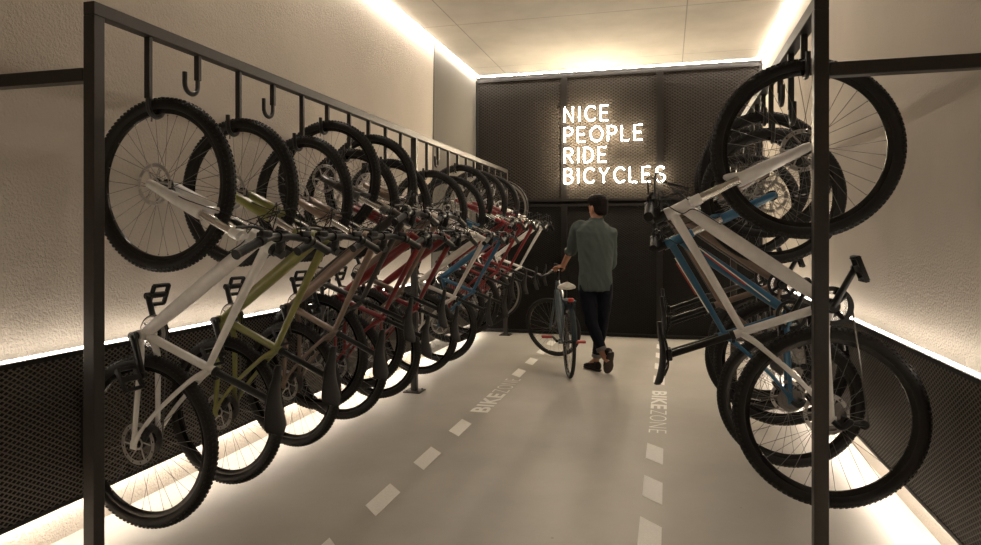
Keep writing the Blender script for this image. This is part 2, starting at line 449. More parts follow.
# ------------------------------------------------------------------ bicycle (x forward, y left, z up, origin at the rear hub)
def copy_tree(o, parent=None):
    c = o.copy(); COL.objects.link(c)
    if parent is not None: c.parent = parent; c.matrix_parent_inverse = o.matrix_parent_inverse.copy()
    for ch in list(o.children): copy_tree(ch, c)
    return c
def tire_bm(cx, cz, R, w, knobs=True, seg=96):
    bm = bmesh.new(); prof = []
    n = 14; rc = R - w / 2 * 1.0
    for i in range(n):
        a = 2 * pi * i / n
        prof.append((rc + w * .5 * cos(a) * (1. if cos(a) < 0 else .96), w * .52 * sin(a)))
    revolve_y(bm, prof, cx, cz, seg)
    if knobs:
        N = 104
        for k in range(N):
            for row, (ph, yy, rr) in enumerate(((0, 0, R - .002), (.5, w * .25, R - .004), (.5, -w * .25, R - .004), (0, w * .44, R - .014), (0, -w * .44, R - .014))):
                a = 2 * pi * (k + ph) / N
                rot = Matrix.Rotation(-a, 4, 'Y')
                tilt = Matrix.Rotation(yy / w * 1.6, 4, 'Z')
                box(bm, V((cx + cos(a) * rr, yy, cz + sin(a) * rr)), (.007, w * .16, .0095), rot=(rot @ tilt).to_3x3())
    return bm
def wheel(name, parent, cx, cz, R, w, rear, knobs=True, rimm='rim', disc=True, steer=None):
    """mesh = rim; children tyre, spokes, hub, brake_rotor (, cassette)"""
    Ri = R - w * .92; bm = bmesh.new()
    revolve_y(bm, [(Ri + .006, -.014), (Ri - .004, -.013), (Ri - .019, -.006), (Ri - .019, .006), (Ri - .004, .013), (Ri + .006, .014)], cx, cz, 72)
    o = obj(name, bm, M[rimm], parent)
    obj('tyre', tire_bm(cx, cz, R, w, knobs), M['tire'], o, auto=60)
    bm = bmesh.new(); N = 32; rs = Ri - .017
    for k in range(N):
        sd = 1 if k % 2 else -1; a = 2 * pi * k / N; ha = a + (.9 if (k // 2) % 2 else -.9)
        tube(bm, [(cx + cos(ha) * .022, sd * .028, cz + sin(ha) * .022), (cx + cos(a) * rs, sd * .004, cz + sin(a) * rs)], .0011, 4)
        box(bm, (cx + cos(a) * (rs - .008), sd * .0045, cz + sin(a) * (rs - .008)), (.004, .004, .004))
    tube(bm, [(cx + Ri - .055, 0, cz - .08), (cx + Ri - .055 + .035, 0, cz - .08)], .004, 6)   # valve
    obj('spokes', bm, M['spoke'], o)
    bm = bmesh.new()
    for y0, y1, r in ((-.05, .05, .012), (-.034, -.026, .028), (.026, .034, .028), (-.028, .028, .016), (-.062, -.05, .008), (.05, .062, .008)): cyl_y(bm, cx, cz, y0, y1, r, 18)
    obj('hub', bm, M['blk'], o)
    if disc:
        bm = bmesh.new(); yb = .042; r0, r1 = .073, .088
        N = 60; A = []; 
        for k in range(N):
            a = 2 * pi * k / N; rr = r1 - (.004 if k % 5 == 0 else 0)
            A.append([bm.verts.new((cx + cos(a) * q, y, cz + sin(a) * q)) for q, y in ((r0, yb - .001), (rr, yb - .001), (rr, yb + .001), (r0, yb + .001))])
        for k in range(N):
            p, q = A[k], A[(k + 1) % N]
            if k % 5 == 2:   # slotted braking surface
                m_in = r0 + .006
                continue
            for j in range(4): bm.faces.new((p[j], p[(j + 1) % 4], q[(j + 1) % 4], q[j]))
        for q in (r0, r1 - .002): tube(bm, [(cx + cos(2 * pi * k / 48) * q, yb, cz + sin(2 * pi * k / 48) * q) for k in range(48)], .0022, 4, closed=True)
        for k in range(6):
            a = pi / 3 * k
            tube(bm, [(cx + cos(a) * .02, yb, cz + sin(a) * .02), (cx + cos(a + .45) * .07, yb, cz + sin(a + .45) * .07)], .0035, 4)
        tube(bm, [(cx + cos(pi / 10 * k) * .022, yb, cz + sin(pi / 10 * k) * .022) for k in range(20)], .005, 4, closed=True)
        obj('brake_rotor', bm, M['rotor'], o)
    if rear:
        bm = bmesh.new()
        for i in range(7):
            r = .062 - .006 * i; y = -.030 - i * .0036
            N = 36; pr = [(cx + cos(2 * pi * k / N) * (r + (.002 if k % 2 else -.001)), cz + sin(2 * pi * k / N) * (r + (.002 if k % 2 else -.001))) for k in range(N)]
            a = [bm.verts.new((p[0], y - .0009, p[1])) for p in pr]; b = [bm.verts.new((p[0], y + .0009, p[1])) for p in pr]
            bm.faces.new(a); bm.faces.new(b)
            for k in range(N): bm.faces.new((a[k], a[(k + 1) % N], b[(k + 1) % N], b[k]))
        cyl_y(bm, cx, cz, -.056, -.03, .018, 14)
        obj('cassette', bm, M['spoke'], o, smooth=False)
    return o
def saddle_bm(c, L=.265, W=.12, th=.03):
    bm = bmesh.new(); n = 14; rings = []
    for i in range(n + 1):
        t = i / n                                     # 0 = tail, 1 = nose
        w = W / 2 * (1 - .0 * t) * ((1 - t) ** 1.35) + .019
        if t < .18: w *= .35 + .65 * sqrt(max(0, 1 - ((.18 - t) / .18) ** 2))
        if t > .93: w *= 1 - (t - .93) * 7
        z = .022 * (1 - t) ** 3 - .014 * sin(pi * t) - .008 * max(0, t - .8) * 5
        x = (t - .5) * L
        h = th * (.55 + .2 * (1 - t))
        ring = []
        for a in range(16):
            aa = 2 * pi * a / 16; sx, sz = cos(aa), sin(aa)
            drop = -.016 * (sx ** 2) * (w / .07)
            ring.append(bm.verts.new(V(c) + V((x, w * sx, z + h * (.5 * sz if sz > 0 else .85 * sz) + drop))))
        rings.append(ring)
    for a, b in zip(rings, rings[1:]):
        for k in range(16): bm.faces.new((a[k], a[(k + 1) % 16], b[(k + 1) % 16], b[k]))
    bm.faces.new(rings[0][::-1]); bm.faces.new(rings[-1])
    return bm
def pedal_bm(c, mi=0):
    bm = bmesh.new(); x, y, z = c
    for dx in (-.045, .045): box(bm, (x + dx, y, z), (.014, .088, .016), bev=.002)
    for dy in (-.042, .042): box(bm, (x, y + dy, z), (.092, .012, .018), bev=.002)
    box(bm, (x, y, z), (.024, .09, .018), bev=.003)
    for dx in (-.045, .045):
        for k in (-.034, -.012, .012, .034):
            for s in (-1, 1): tube(bm, [(x + dx, y + k, z), (x + dx, y + k, z + s * .013)], .002, 5)
    return bm
BB = V((.45, 0, -.04)); SC = V((.352, 0, .309)); AX = V((-.36, 0, .933)); CR = V((.914, 0, .446)); FA = CR - AX * .479
HB = CR + AX * .012; HT = CR + AX * .125
RW = .366; TW = .052
def make_bike(slim=False):
    root = empty('mountain_bike')
    kn = not slim; tw = .032 if slim else TW; R = .35 if slim else RW
    # frame ---------------------------------------------------------------
    bm = bmesh.new()
    tube(bm, [HB - AX * .006, HB, HB + AX * .03, HT - AX * .03, HT, HT + AX * .004], [.027, .029, .0255, .0245, .027, .025], 18)
    ctube(bm, [BB + V((.012, 0, .01)), (BB + V((.012, 0, .01))).lerp(HB + AX * .028 + V((-.012, 0, 0)), .5), HB + AX * .028 + V((-.012, 0, 0))], [.024, .029, .030, .030, .026], 18)
    ctube(bm, [SC + V((.006, 0, -.012)), SC.lerp(HT - AX * .028, .5) + V((0, 0, -.008)), HT - AX * .028 + V((-.01, 0, 0))], [.014, .016, .018, .021], 16)
    st = (SC - BB).normalized()
    tube(bm, [BB, BB + st * .2, SC, SC + st * .035, SC + st * .036], [.019, .017, .0175, .0195, .016], 14)
    cyl_y(bm, BB.x, BB.z, -.042, .042, .024, 20)
    for s in (-1, 1):
        ctube(bm, [SC + V((-.004, s * .010, -.006)), SC + V((-.055, s * .034, -.072)), V((.16, s * .055, .105)), V((.055, s * .062, .028)), V((.0, s * .064, .002))], [.0125, .0105, .009, .0095, .010], 10, k=5)
        ctube(bm, [BB + V((-.01, s * .028, 0)), V((.36, s * .043, -.012)), V((.2, s * .054, -.006)), V((.0, s * .064, 0))], [.016, .0135, .011, .010], 10, k=5)
        box(bm, (.0, s * .064, .0), (.036, .007, .034), bev=.003)
        tube(bm, [(.035, s * .06, .018), (.07, s * .058, -.004)], .006, 6)
    tube(bm, [SC + V((-.045, -.03, -.055)), SC + V((-.045, .03, -.055))], .007, 8)
    fr = obj('frame', bm, M['white'], root)
    bm = bmesh.new(); tube(bm, [SC + st * .022, SC + st * .040], .0215, 16); box(bm, SC + st * .03 + V((-.024, 0, 0)), (.012, .02, .014)); obj('seat_clamp', bm, M['blk'], fr)
    for a, b in ((HB - AX * .012, HB - AX * .004), (HT + AX * .004, HT + AX * .022)):
        bm = bmesh.new(); tube(bm, [a, b], .0255, 16); obj('headset', bm, M['blk'], fr)
    # frame cables
    bm = bmesh.new()
    ctube(bm, [HT + V((.06, .02, .02)), HB + V((.05, .03, .02)), HB + V((-.02, .035, 0)), BB.lerp(HB, .84) + V((0, .028, 0))], .0024, 5, k=8)
    ctube(bm, [HT + V((.06, -.02, .02)), HT + V((.0, -.03, -.06)), HB + V((-.03, -.034, -.01)), BB.lerp(HB, .78) + V((0, -.026, 0))], .0024, 5, k=8)
    obj('frame_cable', bm, M['plastic'], fr)
    # fork ----------------------------------------------------------------
    fy = .062
    bm = bmesh.new()
    lw = .205; xd = V((.933, 0, .36))
    for s in (-1, 1):
        Y = V((0, s * fy, 0))
        tube(bm, [CR - AX * (lw - .012) + Y, CR - AX * lw + Y, CR - AX * .30 + Y, CR - AX * .43 + Y, FA + AX * .01 + Y, FA - AX * .012 + Y], [.026, .027, .026, .021, .020, .015], 14)
        box(bm, FA + Y, (.03, .016, .036), bev=.004)
    ctube(bm, [CR - AX * .225 + V((0, fy, 0)) + xd * .012, CR - AX * .175 + V((0, fy * .8, 0)) + xd * .028, CR - AX * .150 + xd * .034, CR - AX * .175 + V((0, -fy * .8, 0)) + xd * .028, CR - AX * .225 + V((0, -fy, 0)) + xd * .012], [.010, .012, .014, .012, .010], 8)
    fork = obj('fork', bm, M['white'], root)
    bm = bmesh.new()
    for s in (-1, 1): tube(bm, [CR + AX * .004 + V((0, s * fy, 0)), CR - AX * (lw + .01) + V((0, s * fy, 0))], .0185, 14)
    obj('stanchions', bm, M['metal'], fork)
    bm = bmesh.new()
    ctube(bm, [CR + V((0, -fy, 0)) - AX * .006, CR + V((0, -.03, 0)) + AX * .004, CR + V((0, .03, 0)) + AX * .004, CR + V((0, fy, 0)) - AX * .006], [.021, .022, .022, .021], 14)
    for s in (-1, 1):
        tube(bm, [CR + V((0, s * fy, 0)) - AX * .028, CR + V((0, s * fy, 0)) + AX * .012], .022, 14)
        tube(bm, [CR + V((0, s * fy, 0)) + AX * .012, CR + V((0, s * fy, 0)) + AX * .022], .013, 10)
    obj('fork_crown', bm, M['pearl'] if slim else M['white'], fork)
    bm = bmesh.new(); c = FA + V((-.03, .052, .085)); box(bm, c, (.028, .03, .055), bev=.005, rot=Matrix.Rotation(.35, 3, 'Y'))
    ctube(bm, [c + V((0, .01, .03)), FA + AX * .24 + V((.03, .085, 0)), CR + V((.07, .06, -.02)), HT + V((.07, .05, .03))], .0024, 5)
    obj('brake_caliper', bm, M['plastic'], fork)
    # wheels ----------------------------------------------------------------
    wheel('rear_wheel', root, 0, 0, R, tw, True, kn, 'rim_s' if slim else 'rim')
    wheel('front_wheel', root, FA.x, FA.z, R, tw, False, kn, 'rim_s' if slim else 'rim')
    bm = bmesh.new(); box(bm, (.062, .05, .052), (.05, .028, .028), bev=.005, rot=Matrix.Rotation(-.6, 3, 'Y')); obj('brake_caliper', bm, M['plastic'], root)
    # cockpit ---------------------------------------------------------------
    BC = HT + AX * .035 + V((.062, 0, .01))
    bm = bmesh.new()
    tube(bm, [HT + AX * .02, HT + AX * .058], .019, 16); tube(bm, [HT + AX * .038, BC], [.019, .018], 14)
    cyl_y(bm, BC.x, BC.z, -.026, .026, .022, 16); box(bm, BC + V((.02, 0, 0)), (.014, .04, .034), bev=.003)
    obj('stem', bm, M['blk'], root)
    bm = bmesh.new(); hw = .292
    bp = [BC + V((0, 0, 0)), BC + V((.0, .06, .002)), BC + V((-.01, .13, .02)), BC + V((-.035, .22, .024)), BC + V((-.06, hw, .026))]
    full = [V((p.x, -p.y, p.z)) for p in bp[:0:-1]] + bp
    ctube(bm, full, [.011, .011, .013, .0155, .0155, .013, .011, .011], 12, k=4)
    hb = obj('handlebar', bm, M['blk'], root)
    for s in (-1, 1):
        e = V((bp[4].x, s * bp[4].y, bp[4].z)); q = V((bp[3].x, s * bp[3].y, bp[3].z)); d = (q - e).normalized()
        bm = bmesh.new()
        pp = []; rr = []
        for i in range(15):
            pp.append(e + d * (.125 * i / 14)); rr.append(.0165 + (.0012 if i % 2 else 0) + (.003 if i in (0, 14) else 0))
        tube(bm, pp, rr, 12); obj('grip', bm, M['plastic'], hb)
        bm = bmesh.new(); p0 = e + d * .145
        tube(bm, [p0 - d * .009, p0 + d * .012], .020, 12)
        ctube(bm, [p0 + V((.012, 0, 0)), p0 + V((.04, s * -.01, -.006)), p0 + V((.05, s * .03, -.018)), p0 + V((.046, s * .115, -.02))], [.009, .008, .0055, .0045], 8)
        box(bm, p0 + V((.026, -s * .028, -.002)), (.026, .062, .022), bev=.007)
        box(bm, p0 + V((.012, -s * .03, -.022)), (.04, .036, .026), bev=.008)
        obj('brake_lever', bm, M['plastic'], hb)
        bm = bmesh.new()
        ctube(bm, [p0 + V((.03, -s * .06, 0)), BC + V((.11, s * .06, .02)), BC + V((.09, -s * .02, -.04)), HB + V((.06, -s * .03, 0))], .0024, 5, k=8)
        ctube(bm, [p0 + V((.02, -s * .045, -.02)), BC + V((.13, s * .03, -.015)), BC + V((.07, -s * .035, -.07)), HB + V((.0, -s * .032, .0))], .0022, 5, k=8)
        obj('cable', bm, M['plastic'], hb)
    # seat ------------------------------------------------------------------
    bm = bmesh.new(); sp = SC + st * .297
    tube(bm, [SC + st * .02, sp], .0145, 14); box(bm, sp + V((0, 0, .006)), (.05, .034, .026), bev=.006)
    for s in (-1, 1): ctube(bm, [sp + V((-.085, s * .03, .032)), sp + V((-.04, s * .021, .012)), sp + V((.04, s * .021, .012)), sp + V((.10, s * .01, .030))], .0036, 6)
    obj('seatpost', bm, M['blk'], root)
    obj('saddle', saddle_bm(sp + V((.01, 0, .046))), M['saddle'], root, auto=60)
    # transmission ----------------------------------------------------------
    cd = V((-.86, 0, .5)).normalized()
    for s in (1, -1):
        bm = bmesh.new(); dd = cd * s; y0 = s * .062; e = BB + dd * .17 + V((0, s * .085, 0))
        ctube(bm, [BB + V((0, y0, 0)), BB + dd * .06 + V((0, y0 + s * .008, 0)), e], [.0175, .014, .013, .0125], 10, squash=None)
        cyl_y(bm, BB.x, BB.z, y0 - .014, y0 + .012, .019, 14); cyl_y(bm, e.x, e.z, e.y - .01, e.y + .01, .0155, 12)
        tube(bm, [e, e + V((0, s * .045, 0))], .006, 8)
        ca = obj('crank_arm', bm, M['blk'], root)
        pb = pedal_bm((0, 0, 0)); rot = Matrix.Rotation(radians(35 if s > 0 else -15), 4, 'Y')
        bmesh.ops.transform(pb, matrix=Matrix.Translation(e + V((0, s * .062, 0))) @ rot, verts=pb.verts)
        obj('pedal', pb, M['plastic'], ca)
    bm = bmesh.new()
    revolve_y(bm, [(.060, -.051), (.078, -.051), (.078, -.046), (.060, -.046)], BB.x, BB.z, 48)
    revolve_y(bm, [(.018, -.052), (.030, -.052), (.030, -.045), (.018, -.045)], BB.x, BB.z, 24)
    for k in range(4):
        a = pi / 2 * k + .6; tube(bm, [BB + V((cos(a) * .026, -.048, sin(a) * .026)), BB + V((cos(a) * .064, -.048, sin(a) * .064))], [.011, .008], 8)
    cr = obj('chainring', bm, M['blk'], root)
    bm = bmesh.new(); N = 64
    for r0, r1, yy in ((.046, .068, -.042),):
        revolve_y(bm, [(r0, yy - .0012), (r1, yy - .0012), (r1, yy + .0012), (r0, yy + .0012)], BB.x, BB.z, N)
    for k in range(4):
        a = pi / 2 * k + .6; tube(bm, [BB + V((cos(a) * .03, -.042, sin(a) * .03)), BB + V((cos(a) * .050, -.042, sin(a) * .050))], .007, 6)
    obj('inner_ring', bm, M['metal'], cr)
    p1 = V((-.012, -.046, -.060)); p2 = V((-.022, -.046, -.116))
    bm = bmesh.new(); loop = []
    for i in range(13):                                              # around the chainring front
        a = radians(100 - 200 * i / 12); loop.append(BB + V((cos(a) * .072, -.047, sin(a) * .072)))
    loop += [p2 + V((.012, 0, -.016)), p2 + V((-.006, 0, -.02)), p2 + V((-.02, 0, -.006)), (p1 + p2) / 2, p1 + V((.018, 0, .0)), V((.018, -.046, -.034))]
    for i in range(9):
        a = radians(-100 - 160 * i / 8); loop.append(V((cos(a) * .044, -.046, sin(a) * .044)))
    tube(bm, loop, .0034, 5, closed=True); obj('chain', bm, M['spoke'], root)
    bm = bmesh.new()
    for p in (p1, p2): cyl_y(bm, p.x, p.z, -.050, -.042, .018, 12)
    for yy in (-.053, -.039): tube(bm, [p1 + V((0, yy + .046, 0)), p2 + V((0, yy + .046, 0))], .007, 6)
    ctube(bm, [V((0, -.07, 0)), V((-.022, -.078, -.03)), V((-.004, -.072, -.062)), p1], [.010, .013, .014, .012], 8)
    obj('derailleur', bm, M['plastic'], root)
    return root
DEF = {}
def paint(root, key):
    for ch in root.children_recursive:
        n = ch.name.split('.')[0]
        if n in ('frame', 'fork', 'fork_crown'):
            ch.material_slots[0].link = 'OBJECT'; ch.material_slots[0].material = M[key]
TIL = radians(4.7)
def place(root, side, y, high, yaw=0, dx=0, lean=TIL):
    """hang with the front wheel up; side -1: left rack, +1: right rack"""
    fwd = V((-side * sin(lean) * 1, 0, cos(lean))); up = V((-side * cos(lean), 0, -sin(lean)))
    lf = up.cross(fwd)
    Rm = Matrix((fwd, lf, up)).transposed()
    Ry = Matrix.Rotation(radians(yaw), 3, 'Z') @ Rm
    xr = (XRL if side < 0 else XRR) + dx
    hub = V((xr, y, 1.54 + (.14 if high else 0)))        # front hub sits straight below the hook
    loc = hub - Ry @ V((FA.x, 0, FA.z))
    root.matrix_world = Matrix.Translation(loc) @ Ry.to_4x4()
proto = make_bike()
slimp = make_bike(True)
used = {id(proto): False}
def hang(side, y, high, yaw, colour, label, dx=.0, slim=False, name='mountain_bike'):
    src = slimp if slim else proto
    if slim or not used[id(proto)]:
        o = src
        if not slim: used[id(proto)] = True
        if slim: o.name = 'road_bike'
    else: o = copy_tree(proto)
    place(o, side, y, high, yaw, dx); paint(o, colour)
    tag(o, label, 'bicycle', 'bicycles hanging in the left rack' if side < 0 else 'bicycles hanging in the right rack')
    return o
hy = lambda k: 2.3 + .3 * k - .042
hyr = lambda k: 2.985 + .3 * k - .042
E2 = .05
LB = [  # hook index (module 2 continues at 11), high?, yaw, colour, label
 (0, 0, -3.5, 'white', 'glossy white mountain bike hanging first in the left rack beside the near post'),
 (2, 0, -9, 'green', 'olive green mountain bike hanging on the left between white and bronze ones'),
 (4, 0, -13, 'brown', 'bronze brown mountain bike hanging right behind the olive green one'),
 (5, 1, -4, 'char', 'charcoal mountain bike hung high just behind the bronze one'),
 (6, 0, -5, 'red', 'red mountain bike hung low between the charcoal and dark bronze ones'),
 (7, 1, -3, 'brown', 'dark bronze mountain bike hung high between two red ones before the middle post'),
 (8, 0, -4, 'red', 'red mountain bike hung low, closest in front of the middle rack post'),
 (11, 0, -2, 'pearl', 'pale grey mountain bike hanging just past the middle rack post'),
 (13, 0, -2, 'blue', 'blue mountain bike in the left rack, directly behind the pale grey one'),
 (14, 1, -2, 'red', 'red mountain bike hung high right behind the blue one on the left'),
 (16, 1, 0, 'red', 'red mountain bike second in line behind the left blue one'),
 (18, 1, 0, 'red', 'red mountain bike hanging last before the white slim-tyred one'),
 (20, 1, 0, 'white', 'white slim-tyred bicycle hanging at the far end of the left rack'),
]
for k, hi, yaw, col, lab in LB: hang(-1, hy(k) + (.087 if k == 0 else 0), hi, yaw, col, lab, dx=.03, slim=(k == 20))
RB = [
 (0, 1, 0, 'white', 'glossy white mountain bike hanging nearest in the right rack by the post'),
 (3, 0, 0, 'blue', 'blue mountain bike with red and white stripes in the right rack'),
 (4, 1, 0, 'brown', 'bronze mountain bike hanging right behind the striped blue one'),
 (6, 1, 0, 'char', 'charcoal mountain bike hung high, fourth in the right rack'),
 (7, 0, 0, 'char', 'charcoal mountain bike hung low at the far end of the right row'),
]
rb = []
for k, hi, yaw, col, lab in RB: rb.append(hang(1, hyr(k), hi, yaw, col, lab, dx=-.0))
# stripes on the blue bike
def stripe(root, a, b, r, w, m, off=0):
    bm = bmesh.new(); d = (b - a).normalized(); nrm = V((-d.z, 0, d.x))
    c = (a + b) / 2 + nrm * off + V((0, -r - .001, 0))
    ang = math.atan2(d.z, d.x); box(bm, c, ((b - a).length, .004, w), rot=Matrix.Rotation(-ang, 3, 'Y'))
    f = [ch for ch in root.children if ch.name.startswith('frame')][0]
    obj('frame_stripe', bm, m, f, smooth=False)
blue = rb[1]
stripe(blue, BB.lerp(HB, .18), BB.lerp(HB, .86), .0325, .006, M['decal_w'], .010)
stripe(blue, BB.lerp(HB, .40), BB.lerp(HB, .80), .0325, .007, M['decal_r'], .018)
stripe(blue, SC.lerp(HT, .25), SC.lerp(HT, .85), .0195, .006, M['decal_w'], .0)
stripe(blue, SC.lerp(HT, .45), SC.lerp(HT, .8), .0195, .006, M['decal_r'], .008)

# ------------------------------------------------------------------ city bike held by the person
def city_bike():
    root = empty('city_bike')
    R = .335; tw = .034; WB = 1.03
    B = V((.42, 0, -.06)); S0 = V((.30, 0, .34)); a = V((-.31, 0, .95)); ax = V((WB, 0, 0)); hb = ax + a * .40 + V((-.04, 0, 0)); ht = hb + a * .14
    bm = bmesh.new()
    tube(bm, [hb, ht], .023, 14)
    ctube(bm, [B, B.lerp(hb, .5) + V((0, 0, -.01)), hb + a * .03], [.032, .036, .034], 14)
    ctube(bm, [S0 + V((0, 0, -.03)), S0.lerp(ht, .5), ht - a * .02], [.020, .023, .024], 12)
    tube(bm, [B, S0 + V((-.012, 0, .04))], .019, 12); cyl_y(bm, B.x, B.z, -.045, .045, .026, 14)
    for s in (-1, 1):
        ctube(bm, [S0 + V((0, s * .012, -.02)), V((.14, s * .045, .15)), V((0, s * .06, 0))], .010, 8)
        ctube(bm, [B + V((-.02, s * .03, 0)), V((.2, s * .05, -.03)), V((0, s * .06, 0))], .011, 8)
    obj('frame', bm, M['teal'], root)
    wheel('rear_wheel', root, 0, 0, R, tw, True, False, 'rim', disc=False)
    bm = bmesh.new(); sp = S0 + V((-.035, 0, .135)); tube(bm, [S0, sp], .014, 12); obj('seatpost', bm, M['blk'], root)
    obj('saddle', saddle_bm(sp + V((0, 0, .03)), .25, .18, .055), M['decal_w'], root, auto=60)
    # rear mudguard, carrier and red light
    bm = bmesh.new(); N = 20; pr = []
    for i in range(N + 1):
        t = radians(20 + 150 * i / N); c = V((cos(t), 0, sin(t)))
        pr.append([bm.verts.new(c * (R + .018 + dz) + V((0, yy, 0))) for yy, dz in ((-.026, -.012), (-.014, 0), (.014, 0), (.026, -.012))])
    for p, q in zip(pr, pr[1:]):
        for k in range(3): bm.faces.new((p[k], p[k + 1], q[k + 1], q[k]))
    r = bmesh.ops.solidify(bm, geom=bm.faces[:], thickness=.002)
    obj('mudguard', bm, M['teal'], root)
    bm = bmesh.new(); box(bm, (.02, 0, .385), (.26, .10, .012), bev=.003)
    for s in (-1, 1): tube(bm, [(0, s * .066, 0), (-.01, s * .05, .38)], .005, 6); tube(bm, [(.0, s * .066, 0), (.1, s * .05, .38)], .005, 6)
    ca = obj('rear_carrier', bm, M['teal'], root)
    bm = bmesh.new(); box(bm, (-.118, 0, .40), (.02, .05, .035), bev=.006); obj('rear_light', bm, M['decal_r'], ca)
    for s in (1, -1):
        bm = bmesh.new(); e = B + V((-.02 * s, s * .085, -.165 * s)) * 1.0; e = B + V((s * .165, s * .085, .02))
        ctube(bm, [B + V((0, s * .06, 0)), e], [.015, .011], 8); cr = obj('crank_arm', bm, M['blk'], root)
        bm = bmesh.new(); box(bm, e + V((0, s * .06, 0)), (.08, .1, .022), bev=.004); obj('pedal', bm, M['decal_r'], cr)
    bm = bmesh.new(); revolve_y(bm, [(.05, -.052), (.09, -.052), (.09, -.046), (.05, -.046)], B.x, B.z, 32); cyl_y(bm, B.x, B.z, -.05, -.046, .05, 16); obj('chainring', bm, M['blk'], root)
    bm = bmesh.new()
    tube(bm, [V((0, -.046, .03)), B + V((0, -.048, .088)), B + V((.085, -.048, 0)), B + V((0, -.048, -.088)), V((0, -.046, -.03)), V((-.03, -.046, 0))], .003, 5, closed=True); obj('chain', bm, M['spoke'], root)
    # steered assembly: built straight, rotated about the steering axis
    st_objs = []
    w = wheel('front_wheel', root, WB, 0, R, tw, False, False, 'rim', disc=False); st_objs.append(w)
    bm = bmesh.new()
    for s in (-1, 1): ctube(bm, [hb + V((0, s * .035, -.01)), ax + a * .2 + V((-.02, s * .048, 0)), ax + V((0, s * .055, 0))], [.016, .014, .010], 10)
    ctube(bm, [hb + V((0, -.035, -.01)), hb + V((0, 0, .005)), hb + V((0, .035, -.01))], .018, 8)
    fk = obj('fork', bm, M['teal'], root); st_objs.append(fk)
    bm = bmesh.new(); top = ht + a * .10; bc = top + V((.075, 0, .012)); tube(bm, [ht, top + a * .015], .016, 12); tube(bm, [top, bc], .015, 12); cyl_y(bm, bc.x, bc.z, -.02, .02, .02, 12)
    stm = obj('stem', bm, M['blk'], root); st_objs.append(stm)
    bm = bmesh.new()
    right = [bc, bc + V((0, .10, .0)), bc + V((.01, .17, 0)), bc + V((.035, .19, .004)), bc + V((.07, .19, .012))]
    full = [V((p.x, -p.y, p.z)) for p in right[:0:-1]] + right
    ctube(bm, full, .0135, 10, k=5); h = obj('handlebar', bm, M['plastic'], root); st_objs.append(h)
    for s in (-1, 1):
        bm = bmesh.new(); p = bc + V((.05, s * .19, .0)); ctube(bm, [p + V((-.03, 0, -.005)), p + V((.01, 0, .025)), p + V((.03, 0, -.03)), p + V((.015, 0, -.1))], [.015, .014, .008, .006], 8); obj('brake_lever', bm, M['plastic'], h)
    piv = ht.copy(); ang = radians(55)
    Rm = Matrix.Translation(piv) @ Matrix.Rotation(ang, 4, a) @ Matrix.Translation(-piv)
    for o in st_objs: o.matrix_local = Rm
    return root, bc, Rm
cb, cbc, cRm = city_bike()
cb.matrix_world = Matrix.Translation(V((-.883, 6.16, .337))) @ Matrix.Rotation(radians(106.4), 4, 'Z')
tag(cb, 'dark teal city bike with white saddle held by the standing person', 'bicycle')

# ------------------------------------------------------------------ person (x = his right, y = forward, z up)
from mathutils import noise
M['skin'] = mat('skin', (.36, .17, .10), .5)
M['hair'] = mat('dark_hair', (.008, .005, .0045), .7, spec=.12, bump=(90, .8, .01))
M['shirt'] = mat('grey_green_shirt', (.072, .088, .083), .85, spec=.15, bump=(140, .25, .003))
M['jeans'] = mat('dark_navy_trousers', (.007, .008, .013), .85, spec=.15, bump=(160, .2, .002))
M['cuff'] = mat('faded_cuff', (.16, .15, .14), .85)
M['shoe'] = mat('dark_shoe_suede', (.012, .007, .006), .7, spec=.2)
M['sole'] = mat('brown_rubber_sole', (.022, .010, .008), .6)
M['eye'] = mat('eye_white', (.7, .68, .65), .3)
def wrinkle(o, amp, sc):
    me = o.data; me.update()
    nrm = [v.normal.copy() for v in me.vertices]
    for v, n in zip(me.vertices, nrm):
        c = v.co; q = V((c.x * sc * 1.0 + c.z * sc * .35, c.y * sc, c.z * sc * .45))
        v.co += n * (amp * (1 - abs(noise.noise(q)) * 3.2) + amp * .3 * noise.noise(q * 2.7))
def solid(name, build, m, vox, parent=None, it=2):
    bm = bmesh.new(); build(bm); return remesh(obj(name, bm, m, parent), vox, it)
hc = V((.03, .055, 1.595)); ht_ang = radians(32)                # head centre, turned to his left
hf = V((-sin(ht_ang), cos(ht_ang), -.12)).normalized(); hx = hf.cross(V((0, 0, 1))).normalized(); hz = hx.cross(hf)
def HP(x, y, z): return hc + hx * x + hf * y + hz * z
def hand(bm, wr, kn, e, d1, d2, d3, th, side):
    """palm, four jointed fingers of different length and a thumb from the side of the palm"""
    wr, kn, e = V(wr), V(kn), V(e).normalized(); ax = (kn - wr).normalized(); nn = ax.cross(e).normalized()
    loft(bm, [(wr - ax * .01, e * .027, nn * .020), (wr + ax * .02, e * .030, nn * .018), (wr.lerp(kn, .55), e * .039, nn * .016), (kn, e * .040, nn * .012), (kn + ax * .006, e * .036, nn * .008)], 14)
    for i, L in enumerate((.92, 1.0, .95, .76)):
        p = kn + e * (-.030 + .020 * i); q = [p - ax * .02, p]
        for dd, l in ((d1, .042), (d2, .027), (d3, .021)):
            q.append(q[-1] + (V(dd).normalized() + e * (.05 * (i - 1.5))).normalized() * l * L)
        tube(bm, q, [.009, .0098, .0088, .0080, .0062], 9)
    t0 = wr.lerp(kn, .3) - e * .028
    q = [t0 + e * .012, t0]; 
    for dd, l in zip(th, (.038, .030, .024)): q.append(q[-1] + V(dd).normalized() * l)
    tube(bm, q, [.014, .0135, .0115, .0100, .0075], 9)
SL, EL, WL = V((-.155, .065, 1.412)), V((-.190, .27, 1.205)), V((-.265, .445, 1.012))
